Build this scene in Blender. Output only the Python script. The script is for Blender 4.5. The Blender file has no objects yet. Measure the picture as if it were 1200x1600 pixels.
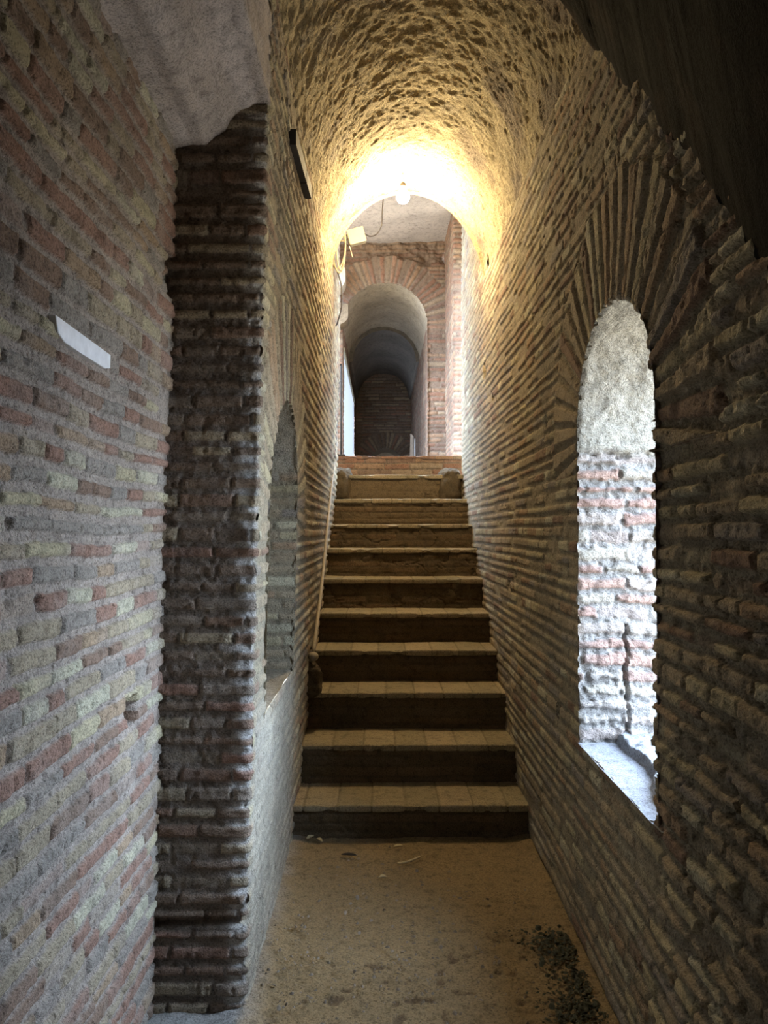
import bpy, bmesh, math, random
import numpy as np
from mathutils import Vector

# ------------------------------------------------------------------ camera, sky, exposure
scene = bpy.context.scene
COL = scene.collection
EYE = 1.5
cam_data = bpy.data.cameras.new('camera')
cam = bpy.data.objects.new('camera', cam_data)
COL.objects.link(cam)
cam_data.sensor_fit = 'VERTICAL'
cam_data.sensor_height = 32.0
cam_data.lens = 32.0 * 1202 / 1600
cam_data.clip_start = 0.02
cam.location = (0, 0, EYE)
cam.rotation_euler = (math.radians(90) + math.atan(30 / 1202), 0, -math.atan(5 / 1202))
scene.camera = cam

EXPOSURE = 0.58
SKY_STRENGTH = 22.0
SKY_COLOUR = (0.60, 0.77, 1.0)
LAMP_COLOUR = (1.0, 0.76, 0.42)
LAMP_STRENGTH = 1300.0
scene.view_settings.view_transform = 'Standard'
scene.view_settings.look = 'None'
scene.view_settings.exposure = EXPOSURE
scene.view_settings.gamma = 1.0
scene.view_settings.use_curve_mapping = False
scene.cycles.max_bounces = 8
scene.cycles.diffuse_bounces = 6
scene.cycles.sample_clamp_indirect = 6.0
scene.cycles.use_denoising = True

world = bpy.data.worlds.new('daylight')
scene.world = world
world.use_nodes = True
wn = world.node_tree.nodes
wl = world.node_tree.links
wn.clear()
w_out = wn.new('ShaderNodeOutputWorld')
w_bg = wn.new('ShaderNodeBackground')
w_tc = wn.new('ShaderNodeTexCoord')
w_sep = wn.new('ShaderNodeSeparateXYZ')
w_ramp = wn.new('ShaderNodeValToRGB')
w_ramp.color_ramp.elements[0].position = 0.42
w_ramp.color_ramp.elements[0].color = (0.20, 0.19, 0.16, 1)
w_ramp.color_ramp.elements[1].position = 0.53
w_ramp.color_ramp.elements[1].color = (*SKY_COLOUR, 1)
w_map = wn.new('ShaderNodeMapRange')
w_map.inputs[1].default_value = -1
w_map.inputs[2].default_value = 1
w_bg.inputs[1].default_value = SKY_STRENGTH
wl.new(w_tc.outputs['Generated'], w_sep.inputs[0])
wl.new(w_sep.outputs[2], w_map.inputs[0])
wl.new(w_map.outputs[0], w_ramp.inputs[0])
wl.new(w_ramp.outputs[0], w_bg.inputs[0])
wl.new(w_bg.outputs[0], w_out.inputs[0])


def portal(loc, rot, sx, sy):
    """marks a daylight opening so that sky light is sampled through it"""
    l = bpy.data.lights.new('sky_portal', 'AREA')
    l.shape = 'RECTANGLE'
    l.size, l.size_y = sx, sy
    l.cycles.is_portal = True
    o = bpy.data.objects.new('sky_portal', l)
    o.location, o.rotation_euler = loc, rot
    COL.objects.link(o)


H = math.pi / 2
portal((1.30, 2.39, 1.50), (0, H, 0), 1.8, 1.3)        # right window, shines towards -x
portal((1.62, 7.9, 3.4), (0, H, 0), 2.5, 1.7)        # right opening of the landing
portal((-1.52, 8.3, 3.3), (0, -H, 0), 2.7, 2.5)      # left opening of the landing
portal((-0.95, 12.6, 3.05), (0, -H, 0), 1.8, 4.4)      # left opening of the far passage


# ------------------------------------------------------------------ numeric helpers
_tables = {}


def vnoise(u, v, seed):
    if seed not in _tables:
        _tables[seed] = np.random.RandomState(seed).rand(256, 256).astype(np.float32)
    T = _tables[seed]
    iu, iv = np.floor(u).astype(np.int64), np.floor(v).astype(np.int64)
    fu, fv = u - iu, v - iv
    fu, fv = fu * fu * (3 - 2 * fu), fv * fv * (3 - 2 * fv)
    a, b = T[iu & 255, iv & 255], T[(iu + 1) & 255, iv & 255]
    c, d = T[iu & 255, (iv + 1) & 255], T[(iu + 1) & 255, (iv + 1) & 255]
    return (a * (1 - fu) + b * fu) * (1 - fv) + (c * (1 - fu) + d * fu) * fv


def fbm(u, v, scale, seed, octaves=4, gain=0.5):
    """-1..1 fractal noise; scale is the size of the largest feature in metres"""
    s, amp, tot = 0, 1.0, 0.0
    f = 1.0 / scale
    for k in range(octaves):
        s = s + amp * (2 * vnoise(u * f + 17.3 * k, v * f + 9.1 * k, seed + k) - 1)
        tot += amp
        amp *= gain
        f *= 2.03
    return s / tot


def sstep(a, b, x):
    t = np.clip((x - a) / (b - a), 0, 1)
    return t * t * (3 - 2 * t)


def course_field(u, v, ch=0.053, mort=0.02, lmin=0.10, lmax=0.26, seed=0, wob=0.005, rag=0.0035, perp=0.008):
    """signed distance inside a brick (m), brick random numbers r1 r2"""
    rs = np.random.RandomState(seed + 900)
    v = v + fbm(u, v, 0.5, seed + 3, 3) * wob * 1.6 + fbm(u, v, 0.09, seed + 5, 2) * wob * 0.5
    v0, v1 = float(v.min()) - 0.2, float(v.max()) + 0.2
    n = int((v1 - v0) / (ch * 0.8)) + 4
    edges = v0 + np.concatenate([[0], np.cumsum(ch * (0.84 + 0.32 * rs.rand(n)))])
    row = np.clip(np.searchsorted(edges, v) - 1, 0, n - 1)
    gap = mort * (0.7 + 0.6 * rs.rand(n))
    dv = np.minimum(v - edges[row], edges[row + 1] - v) - gap[row] / 2
    du = np.zeros_like(u)
    r1, r2 = np.zeros_like(u), np.zeros_like(u)
    u0, u1 = float(u.min()) - 0.5, float(u.max()) + 0.5
    m = int((u1 - u0) / lmin) + 4
    uw = u + fbm(u, v, 0.05, seed + 8, 2) * 0.004
    for k in np.unique(row):
        sel = row == k
        e = u0 - rs.rand() * 0.2 + np.concatenate([[0], np.cumsum(lmin + (lmax - lmin) * rs.rand(m))])
        a, b = rs.rand(m + 1), rs.rand(m + 1)
        us = uw[sel]
        j = np.clip(np.searchsorted(e, us) - 1, 0, m - 1)
        du[sel] = np.minimum(us - e[j], e[j + 1] - us) - perp / 2
        r1[sel], r2[sel] = a[j], b[j]
    d = np.minimum(dv, du) + fbm(u, v, 0.03, seed + 21, 3) * rag
    return d, r1, r2


def voussoir_field(u, v, uc, vc, r_in, r_out, thick=0.052, mort=0.017, seed=0):
    """radial bricks around an arch; returns distance inside, r1, r2, ring mask"""
    du_, dv_ = u - uc, v - vc
    r = np.hypot(du_, dv_)
    ang = np.arctan2(dv_, du_)
    n = int(math.pi * r_in / thick)
    t = (ang / math.pi) * n + fbm(u, v, 0.15, seed + 2, 2) * 0.05
    i = np.floor(t)
    rs = np.random.RandomState(seed).rand(400, 2)
    f = np.abs(t - i - 0.5)
    w = r * math.pi / n
    d = (0.5 - f) * w - np.maximum(mort / 2, w * 0.17)
    idx = (i.astype(np.int64) + 50) % 400
    reach = r_out + (rs[idx, 0] - 0.5) * 0.05
    d = np.minimum(d, np.minimum(r - r_in + 0.02, reach - r)) + fbm(u, v, 0.03, seed + 4, 3) * 0.003
    ring = (r < reach + 0.006) & (dv_ > -0.12) & (r > r_in - 0.03)
    return d, rs[idx, 0], rs[idx, 1], ring


def wall_relief(d, r1, r2, u, v, depth=0.010, rough=0.0025, seed=0, worn=0.12):
    """outward height and masks for a brick face"""
    prof = sstep(-0.001, 0.0055, d)
    gone = (r2 < worn)
    hgt = depth * (0.75 + 0.5 * r2)
    hgt = np.where(gone, depth * 0.2, hgt)
    h = prof * hgt + fbm(u, v, 0.06, seed + 31, 4, 0.6) * rough + fbm(u, v, 0.7, seed + 37, 3) * 0.010
    h = h + (1 - prof * 0.6) * fbm(u, v, 0.016, seed + 33, 2) * rough * 1.1
    pit = fbm(u, v, 0.035, seed + 35, 3)
    h = h - sstep(0.42, 0.62, pit) * 0.006
    mask = sstep(-0.002, 0.003, d)
    cover = sstep(0.05, 0.4, fbm(u, v, 0.12, seed + 39, 4))
    mask = mask * (1 - 0.6 * cover * (0.2 + r2 * 0.5))
    mask = np.where(gone, mask * 0.35, mask)
    return h, mask


def concrete_relief(u, v, seed=0, amp=0.012):
    h = fbm(u, v, 0.11, seed + 51, 5, 0.66) * amp
    ridge = 1 - np.abs(fbm(u, v, 0.05, seed + 57, 4, 0.6)) * 3.6
    h = h + np.clip(ridge, 0, 1) * amp * 0.35 + fbm(u, v, 1.2, seed + 59, 2) * amp
    return h


# ------------------------------------------------------------------ mesh helpers
def link(o, parent=None):
    COL.objects.link(o)
    if parent is not None:
        o.parent = parent
    return o


def tag(o, label=None, cat=None, group=None, kind=None):
    if label: o['label'] = label
    if cat: o['category'] = cat
    if group: o['group'] = group
    if kind: o['kind'] = kind
    return o


def empty(name, loc, label, cat, group=None):
    o = bpy.data.objects.new(name, None)
    o.empty_display_size = 0.05
    o.location = loc
    link(o)
    return tag(o, label, cat, group)


def grid_mesh(name, P, surf, material, keep=None, parent=None, flip=False, smooth=True):
    """P (n,m,3) points, surf (n,m,4) masks, keep (n,m) bool of vertices that stay"""
    n, m = P.shape[:2]
    idx = np.arange(n * m).reshape(n, m)
    q = np.stack([idx[:-1, :-1], idx[1:, :-1], idx[1:, 1:], idx[:-1, 1:]], -1).reshape(-1, 4)
    if flip:
        q = q[:, ::-1]
    if keep is not None:
        q = q[keep.reshape(-1)[q].all(1)]
    used = np.zeros(n * m, bool)
    used[q.reshape(-1)] = True
    remap = np.cumsum(used) - 1
    q = remap[q]
    co = P.reshape(-1, 3)[used]
    at = surf.reshape(-1, 4)[used]
    me = bpy.data.meshes.new(name)
    me.vertices.add(len(co))
    me.vertices.foreach_set('co', co.astype(np.float32).ravel())
    me.loops.add(len(q) * 4)
    me.loops.foreach_set('vertex_index', q.astype(np.int32).ravel())
    me.polygons.add(len(q))
    me.polygons.foreach_set('loop_start', (np.arange(len(q)) * 4).astype(np.int32))
    me.polygons.foreach_set('loop_total', np.full(len(q), 4, np.int32))
    me.polygons.foreach_set('use_smooth', np.full(len(q), smooth))
    me.update(calc_edges=True)
    a = me.attributes.new('surf', 'FLOAT_COLOR', 'POINT')
    a.data.foreach_set('color', at.astype(np.float32).ravel())
    me.materials.append(material)
    o = bpy.data.objects.new(name, me)
    if parent is not None:                     # points are given in world space
        pl = parent
        off = Vector((0, 0, 0))
        while pl is not None:
            off += Vector(pl.location)
            pl = pl.parent
        me.transform(__import__('mathutils').Matrix.Translation(-off))
    return link(o, parent)


def path2d(pts, spacing, radius=0.02):
    """rounded, resampled polyline -> positions (n,2), right-hand normals (n,2), arc length"""
    pts = [np.array(p, float) for p in pts]
    dense = [pts[0]]
    for i in range(1, len(pts) - 1):
        a, b, c = pts[i - 1], pts[i], pts[i + 1]
        r = min(radius, 0.45 * np.linalg.norm(b - a), 0.45 * np.linalg.norm(c - b))
        p0 = b + (a - b) / np.linalg.norm(a - b) * r
        p1 = b + (c - b) / np.linalg.norm(c - b) * r
        for t in np.linspace(0, 1, 9):
            dense.append((1 - t) ** 2 * p0 + 2 * t * (1 - t) * b + t * t * p1)
    dense.append(pts[-1])
    fine = [dense[0]]
    for a, b in zip(dense[:-1], dense[1:]):
        k = max(1, int(np.linalg.norm(b - a) / 0.002))
        for t in range(1, k + 1):
            fine.append(a + (b - a) * t / k)
    F = np.array(fine)
    seg = np.linalg.norm(np.diff(F, axis=0), axis=1)
    s = np.concatenate([[0], np.cumsum(seg)])
    sp = np.array([spacing(p) for p in F]) if callable(spacing) else np.full(len(F), float(spacing))
    w = np.concatenate([[0], np.cumsum(seg / ((sp[1:] + sp[:-1]) / 2))])
    n = int(w[-1]) + 2
    t = np.interp(np.linspace(0, w[-1], n), w, s)
    X = np.interp(t, s, F[:, 0])
    Y = np.interp(t, s, F[:, 1])
    tx, ty = np.gradient(X, t), np.gradient(Y, t)
    L = np.hypot(tx, ty)
    return np.stack([X, Y], 1), np.stack([ty / L, -tx / L], 1), t


def surf4(r, m, b=None, a=None):
    z = np.zeros_like(r)
    return np.stack([r, m, z if b is None else b, z if a is None else a], -1)


def wall_along(name, pts, spacing, z0, z1, dz, relief, material, lean=0.0, keep=None, side=1, parent=None, radius=0.02):
    """vertical wall following a plan path; relief(u, z, x, y) -> height, surf"""
    C, N, t = path2d(pts, spacing, radius)
    Z = np.arange(z0, z1 + dz * 0.5, dz)
    U, V = np.meshgrid(t, Z, indexing='ij')
    X, Y = np.repeat(C[:, :1], len(Z), 1), np.repeat(C[:, 1:], len(Z), 1)
    h, s = relief(U, V, X, Y)
    nx, ny = N[:, :1] * side, N[:, 1:] * side
    P = np.stack([X + nx * h + lean * np.minimum(V, 2.95), Y + ny * h, V], -1)
    kp = keep(U, V, X, Y) if keep else None
    return grid_mesh(name, P, s, material, kp, parent, flip=side < 0)


def sweep_y(name, sec, y0, y1, dy, spacing, relief, material, keep=None, side=1, parent=None, radius=0.02):
    """surface made by moving an (x,z) section along y; relief(u, y, x, z)"""
    C, N, t = path2d(sec, spacing, radius)
    Yv = dy if isinstance(dy, np.ndarray) else np.arange(y0, y1 + dy * 0.5, dy)
    U, V = np.meshgrid(t, Yv, indexing='ij')
    X, Z = np.repeat(C[:, :1], len(Yv), 1), np.repeat(C[:, 1:], len(Yv), 1)
    h, s = relief(U, V, X, Z)
    P = np.stack([X + N[:, :1] * side * h, V + 0 * h, Z + N[:, 1:] * side * h], -1)
    kp = keep(U, V, X, Z) if keep else None
    return grid_mesh(name, P, s, material, kp, parent, flip=side > 0)


def bm_object(name, bm, material, parent=None, smooth=True, loc=None):
    me = bpy.data.meshes.new(name)
    bmesh.ops.recalc_face_normals(bm, faces=bm.faces)
    bm.to_mesh(me)
    bm.free()
    if smooth:
        me.polygons.foreach_set('use_smooth', np.full(len(me.polygons), True))
    me.materials.append(material)
    at = me.attributes.new('surf', 'FLOAT_COLOR', 'POINT')
    at.data.foreach_set('color', np.zeros(len(me.vertices) * 4, np.float32))
    o = bpy.data.objects.new(name, me)
    if parent is not None:
        off = Vector((0, 0, 0))
        pl = parent
        while pl is not None:
            off += Vector(pl.location)
            pl = pl.parent
        me.transform(__import__('mathutils').Matrix.Translation(-off))
    elif loc is not None:
        me.transform(__import__('mathutils').Matrix.Translation(-Vector(loc)))
        o.location = loc
    return link(o, parent)


def tube(bm, pts, radius, seg=8, closed_ends=True):
    """tube along points; radius may be a list"""
    pts = [Vector(p) for p in pts]
    rad = radius if isinstance(radius, (list, tuple)) else [radius] * len(pts)
    up = Vector((0, 0, 1))
    rings = []
    ref = None
    for i, p in enumerate(pts):
        d = (pts[min(i + 1, len(pts) - 1)] - pts[max(i - 1, 0)]).normalized()
        if ref is None:
            ref = d.cross(up if abs(d.dot(up)) < 0.95 else Vector((1, 0, 0))).normalized()
        ref = (ref - d * ref.dot(d)).normalized()
        b = d.cross(ref)
        rings.append([bm.verts.new(p + (ref * math.cos(a) + b * math.sin(a)) * rad[i])
                      for a in [2 * math.pi * k / seg for k in range(seg)]])
    for r0, r1 in zip(rings[:-1], rings[1:]):
        for k in range(seg):
            bm.faces.new((r0[k], r0[(k + 1) % seg], r1[(k + 1) % seg], r1[k]))
    if closed_ends:
        bm.faces.new(rings[0][::-1])
        bm.faces.new(rings[-1])
    return bm


def smooth_path(pts, n=6):
    """Catmull-Rom through the points"""
    P = [Vector(p) for p in pts]
    P = [P[0] * 2 - P[1]] + P + [P[-1] * 2 - P[-2]]
    out = []
    for i in range(1, len(P) - 2):
        for k in range(n):
            t = k / n
            a, b, c, d = P[i - 1], P[i], P[i + 1], P[i + 2]
            out.append(0.5 * ((2 * b) + (c - a) * t + (2 * a - 5 * b + 4 * c - d) * t * t + (3 * b - a - 3 * c + d) * t ** 3))
    out.append(P[-2])
    return out


def block(bm, lo, hi, bevel=0.0, seg=2):
    r = bmesh.ops.create_cube(bm, size=1.0)
    for v in r['verts']:
        v.co = Vector([(lo[k] + hi[k]) / 2 + v.co[k] * (hi[k] - lo[k]) for k in range(3)])
    if bevel:
        es = [e for e in bm.edges if e.verts[0] in r['verts']]
        bmesh.ops.bevel(bm, geom=es, offset=bevel, segments=seg, affect='EDGES', profile=0.6)
    return bm


def rough_block(name, lo, hi, bevel, amp, seed, material, parent=None, cuts=5):
    from mathutils import noise
    bm = bmesh.new()
    bmesh.ops.create_uvsphere(bm, u_segments=64, v_segments=40, radius=1.0)
    for v in bm.verts:
        v.co = Vector([(lo[k] + hi[k]) / 2 + math.copysign(abs(v.co[k]) ** bevel, v.co[k]) * (hi[k] - lo[k]) / 2 for k in range(3)])
    bm.normal_update()
    for v in bm.verts:
        q = v.co * 14 + Vector((seed, 0, 0))
        v.co += v.normal * amp * (noise.noise(q) + 0.5 * noise.noise(q * 2.7) + 0.3 * noise.noise(q * 6))
    return bm_object(name, bm, material, parent, True, None if parent else ((lo[0] + hi[0]) / 2, (lo[1] + hi[1]) / 2, lo[2]))


# ------------------------------------------------------------------ materials
def new_mat(name):
    m = bpy.data.materials.new(name)
    m.use_nodes = True
    nt = m.node_tree
    nt.nodes.clear()
    return m, nt.nodes, nt.links


def mixrgb(N, L, fac, a, b, mode='MIX'):
    x = N.new('ShaderNodeMix')
    x.data_type = 'RGBA'
    x.blend_type = mode
    for sock, val in ((x.inputs[0], fac), (x.inputs[6], a), (x.inputs[7], b)):
        if isinstance(val, (int, float)):
            sock.default_value = val
        elif isinstance(val, tuple):
            sock.default_value = (*val, 1) if len(val) == 3 else val
        else:
            L.new(val, sock)
    return x.outputs[2]


def ramp(N, L, fac, stops, interp='LINEAR'):
    r = N.new('ShaderNodeValToRGB')
    r.color_ramp.interpolation = interp
    els = r.color_ramp.elements
    while len(els) < len(stops):
        els.new(0.5)
    for e, (p, c) in zip(els, stops):
        e.position = p
        e.color = (*c, 1) if len(c) == 3 else c
    L.new(fac, r.inputs[0])
    return r.outputs[0]


def noise_out(N, L, coord, scale, detail=5, rough=0.6, stretch=None):
    n = N.new('ShaderNodeTexNoise')
    n.inputs['Scale'].default_value = scale
    n.inputs['Detail'].default_value = detail
    n.inputs['Roughness'].default_value = rough
    if stretch:
        mp = N.new('ShaderNodeMapping')
        mp.inputs['Scale'].default_value = stretch
        L.new(coord, mp.inputs[0])
        coord = mp.outputs[0]
    L.new(coord, n.inputs['Vector'])
    return n.outputs[0]


def masonry(name, bricks, mortar, plaster=(0.4, 0.37, 0.33), dust_glint=(0.7, 0.68, 0.66), bump=0.5, rough=0.9, grain=170, stain=0.35, spec=0.2):
    m, N, L = new_mat(name)
    out = N.new('ShaderNodeOutputMaterial')
    b = N.new('ShaderNodeBsdfPrincipled')
    b.inputs['Roughness'].default_value = rough
    b.inputs['Specular IOR Level'].default_value = spec
    tc = N.new('ShaderNodeTexCoord').outputs['Object']
    at = N.new('ShaderNodeAttribute')
    at.attribute_name = 'surf'
    sep = N.new('ShaderNodeSeparateColor')
    L.new(at.outputs['Color'], sep.inputs[0])
    n = len(bricks)
    c = ramp(N, L, sep.outputs[0], [(k / n, col) for k, col in enumerate(bricks)], 'CONSTANT')
    mid = noise_out(N, L, tc, 22, 6, 0.7)
    fine = noise_out(N, L, tc, grain, 4, 0.7)
    big = noise_out(N, L, tc, 1.7, 4, 0.6)
    c = mixrgb(N, L, sep.outputs[1], mortar, c)
    c = mixrgb(N, L, sep.outputs[2], c, plaster)
    c = mixrgb(N, L, at.outputs['Alpha'], c, dust_glint)
    v1 = ramp(N, L, mid, [(0.3, (0.55, 0.54, 0.53)), (0.5, (1, 1, 1)), (0.75, (1.0, 0.97, 0.92))])
    v2 = ramp(N, L, fine, [(0.34, (0.45, 0.45, 0.45)), (0.5, (1, 1, 1)), (0.62, (1.12, 1.12, 1.12)), (0.72, (1.45, 1.45, 1.45))])
    v3 = ramp(N, L, big, [(0.3, (1 - stain,) * 3), (0.62, (1, 1, 1))])
    c = mixrgb(N, L, 1.0, c, v1, 'MULTIPLY')
    c = mixrgb(N, L, 1.0, c, v2, 'MULTIPLY')
    c = mixrgb(N, L, 1.0, c, v3, 'MULTIPLY')
    L.new(c, b.inputs['Base Color'])
    bp = N.new('ShaderNodeBump')
    bp.inputs['Strength'].default_value = bump
    bp.inputs['Distance'].default_value = 0.008
    ad = N.new('ShaderNodeMath')
    ad.operation = 'ADD'
    L.new(fine, ad.inputs[0])
    L.new(noise_out(N, L, tc, 60, 5, 0.7), ad.inputs[1])
    L.new(ad.outputs[0], bp.inputs['Height'])
    L.new(bp.outputs[0], b.inputs['Normal'])
    L.new(b.outputs[0], out.inputs[0])
    return m


def plain(name, col, rough=0.6, metal=0.0, var=0.2, scale=40, bump=0.2):
    m, N, L = new_mat(name)
    out = N.new('ShaderNodeOutputMaterial')
    b = N.new('ShaderNodeBsdfPrincipled')
    b.inputs['Roughness'].default_value = rough
    b.inputs['Metallic'].default_value = metal
    tc = N.new('ShaderNodeTexCoord').outputs['Object']
    nz = noise_out(N, L, tc, scale, 5, 0.65)
    c = ramp(N, L, nz, [(0.3, tuple(x * (1 - var) for x in col)), (0.7, tuple(min(1, x * (1 + var)) for x in col))])
    L.new(c, b.inputs['Base Color'])
    bp = N.new('ShaderNodeBump')
    bp.inputs['Strength'].default_value = bump
    bp.inputs['Distance'].default_value = 0.003
    L.new(nz, bp.inputs['Height'])
    L.new(bp.outputs[0], b.inputs['Normal'])
    L.new(b.outputs[0], out.inputs[0])
    return m


RED, RUST, ORANGE = (0.43, 0.26, 0.195), (0.36, 0.245, 0.18), (0.50, 0.36, 0.24)
TAN, YELLOW, CREAM = (0.50, 0.41, 0.29), (0.62, 0.54, 0.36), (0.66, 0.61, 0.45)
UMBER, GREY = (0.32, 0.235, 0.175), (0.41, 0.36, 0.31)
M_left = masonry('grey_mortared_brick', [RED, TAN, RUST, GREY, YELLOW, RED, ORANGE, GREY, TAN, CREAM, RUST, RED, TAN],
                 (0.50, 0.42, 0.36), stain=0.35, bump=1.0)
M_pier = masonry('dimmed_weathered_brick', [UMBER, (0.33, 0.21, 0.15), UMBER, TAN, RUST, UMBER, (0.36, 0.29, 0.23), RED, UMBER, TAN],  # palette darkened to stand for the weak light on the pier
                 (0.28, 0.23, 0.19), dust_glint=(0.80, 0.78, 0.75), bump=1.0)
M_hall = masonry('warm_corridor_brick', [TAN, YELLOW, TAN, ORANGE, TAN, GREY, YELLOW, TAN, RUST, TAN, CREAM],
                 (0.41, 0.355, 0.26), plaster=(0.58, 0.54, 0.46), bump=1.0)
M_jamb = masonry('pale_dusty_brick', [(0.40, 0.27, 0.22), (0.42, 0.38, 0.32), (0.36, 0.24, 0.20), (0.39, 0.35, 0.31), (0.42, 0.36, 0.32)],
                 (0.34, 0.32, 0.30), plaster=(0.38, 0.355, 0.30), bump=1.0, stain=0.1)
M_vault = masonry('ochre_vault_concrete', [TAN], (0.52, 0.44, 0.28), plaster=(0.29, 0.235, 0.19), dust_glint=(0.36, 0.33, 0.30), bump=1.0, stain=0.4, grain=120)
M_soffit = masonry('board_marked_plaster', [TAN], (0.46, 0.40, 0.37), plaster=(0.56, 0.50, 0.48), bump=0.5, stain=0.25)
M_dark = masonry('shade_black_concrete', spec=0.02, bricks=[UMBER], mortar=(0.014, 0.0125, 0.0115), plaster=(0.026, 0.018, 0.014), bump=0.6, stain=0.5)  # near-black base paints in the shade of an unlit vault
M_far = masonry('red_landing_brick', [(0.30, 0.17, 0.12), (0.36, 0.23, 0.15), (0.29, 0.16, 0.11), (0.36, 0.27, 0.19), (0.25, 0.16, 0.12), (0.33, 0.2, 0.14)],
                (0.25, 0.19, 0.145), plaster=(0.50, 0.47, 0.43), bump=0.4)
M_beige = masonry('beige_plaster', [TAN], (0.45, 0.38, 0.29), plaster=(0.50, 0.42, 0.32), bump=0.5)
M_greyvault = masonry('grey_brown_vault', [TAN], (0.22, 0.20, 0.175), plaster=(0.30, 0.26, 0.22), bump=0.5)  # darker grey-brown for the deeper stretch of the passage vault
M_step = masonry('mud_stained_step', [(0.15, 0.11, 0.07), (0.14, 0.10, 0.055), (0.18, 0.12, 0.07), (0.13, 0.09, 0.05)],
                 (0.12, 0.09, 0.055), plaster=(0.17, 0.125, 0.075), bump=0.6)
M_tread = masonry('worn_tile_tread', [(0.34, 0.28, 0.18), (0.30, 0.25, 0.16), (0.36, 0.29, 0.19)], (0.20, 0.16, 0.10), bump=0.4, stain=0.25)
M_floor = masonry('sandy_earth', [TAN], (0.29, 0.215, 0.12), plaster=(0.17, 0.12, 0.07), dust_glint=(0.42, 0.42, 0.42), bump=0.9, grain=130, stain=0.2)
M_sill = masonry('sill_stone', [GREY], (0.30, 0.31, 0.34), plaster=(0.36, 0.36, 0.36), bump=0.6, stain=0.15)
M_marble = plain('white_marble', (0.72, 0.73, 0.76), 0.5, var=0.12, scale=30)
M_iron = plain('dark_iron', (0.035, 0.03, 0.028), 0.8, 0.0)
M_rail = plain('dusty_rail', (0.30, 0.25, 0.18), 0.65, 0.1)
M_box = plain('cream_plastic', (0.50, 0.45, 0.30), 0.45, var=0.05)
M_cable = plain('beige_cable', (0.36, 0.30, 0.20), 0.5, var=0.08)
M_black = plain('black_cable', (0.04, 0.035, 0.04), 0.5)
M_leaf = plain('dry_leaf', (0.45, 0.36, 0.2), 0.7)
M_leafdark = plain('dark_leaf', (0.02, 0.016, 0.015), 0.95)
M_straw = plain('pale_straw', (0.55, 0.46, 0.28), 0.7)
M_moss = plain('moss_litter', (0.042, 0.043, 0.024), 0.8, var=0.6, scale=60)
M_peb = plain('pebble', (0.20, 0.16, 0.12), 0.8, var=0.5, scale=9)
M_stone = masonry('weathered_stone', [TAN], (0.22, 0.165, 0.11), bump=0.6)
M_pale = plain('pale_stone', (0.56, 0.50, 0.42), 0.8, var=0.15, scale=20)

m, N, L = new_mat('glowing_bulb')
out = N.new('ShaderNodeOutputMaterial')
e = N.new('ShaderNodeEmission')
e.inputs[0].default_value = (*LAMP_COLOUR, 1)
e.inputs[1].default_value = LAMP_STRENGTH
L.new(e.outputs[0], out.inputs[0])
M_bulb = m

m, N, L = new_mat('translucent_sheet')
out = N.new('ShaderNodeOutputMaterial')
d = N.new('ShaderNodeBsdfDiffuse')
d.inputs[0].default_value = (0.42, 0.46, 0.52, 1)
tr = N.new('ShaderNodeBsdfTranslucent')
tr.inputs[0].default_value = (0.19, 0.19, 0.20, 1)
mx = N.new('ShaderNodeMixShader')
mx.inputs[0].default_value = 0.35
L.new(d.outputs[0], mx.inputs[1])
L.new(tr.outputs[0], mx.inputs[2])
L.new(mx.outputs[0], out.inputs[0])
M_sheet = m


# ------------------------------------------------------------------ the setting
LEAN = 0.0225
XR = 0.72                      # right wall plane


def S(o):
    o['kind'] = 'structure'
    return o


# floor
def floor_relief(U, V, X, Z):
    h = fbm(U, V, 0.5, 200, 4) * 0.010 + fbm(U, V, 0.04, 210, 4, 0.6) * 0.004
    pits = sstep(0.35, 0.55, fbm(U, V, 0.05, 215, 3)) * sstep(3.3, 2.6, V)
    h = h - pits * 0.006
    edge = np.minimum(U - 0.0, U.max() - U)
    h = h + 0.02 * sstep(0.12, 0.0, np.minimum(np.abs(X - XR), np.abs(X + 0.43)))
    grey = sstep(-0.35, -0.5, X + 0.04 * fbm(U, V, 0.1, 217))
    return h, surf4(np.zeros_like(U), np.zeros_like(U), pits, grey * 0.8)


S(sweep_y('floor', [(-1.2, 0), (1.3, 0)], -1.6, 3.9, np.concatenate([np.arange(-1.6, 1.8, 0.05), np.arange(1.8, 3.92, 0.007)]),
          0.007, floor_relief, M_floor, side=-1))

S(sweep_y('floor', [(-1.2, -0.012), (1.3, -0.012)], 3.85, 16.3, 0.2, 0.2, lambda U, V, X, Z: (0 * U, surf4(0 * U, 0 * U)), M_floor, side=-1))  # coarse unseen ground added to stop light leaking up from below

# near left wall with its putlog holes
def rect_hole(U, V, u0, u1, v0, v1, soft=0.008):
    w = fbm(U, V, 0.05, 301, 3) * 0.01
    return sstep(0, soft, np.minimum(np.minimum(U - u0, u1 - U), np.minimum(V - v0, v1 - V)) + w)


def left_relief(U, V, X, Y):
    d, r1, r2 = course_field(Y, V, 0.053, 0.019, 0.08, 0.22, seed=1, wob=0.007)
    h, mk = wall_relief(d, r1, r2, Y, V, 0.010, 0.0045, seed=1, worn=0.07)
    hole = rect_hole(Y, V, 2.105, 2.20, 0.955, 1.045)
    hole2 = rect_hole(Y, V, 2.36, 2.55, 2.24, 2.38)
    h = h - 0.11 * np.maximum(hole, hole2)
    plaster = 0.5 * sstep(0.0, 0.5, fbm(Y, V, 0.4, 311, 4))
    return h, surf4(r1, mk * (1 - 0.4 * plaster), np.maximum(hole, hole2) * 0, plaster * 0.0)


spl = lambda p: 0.0036 if p[1] > 1.25 else 0.03
S(wall_along('wall_left', [(-0.72, -1.5), (-0.72, 2.50)], spl, -0.02, 3.1, 0.0036, left_relief, M_left, lean=LEAN * 0.9))


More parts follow.
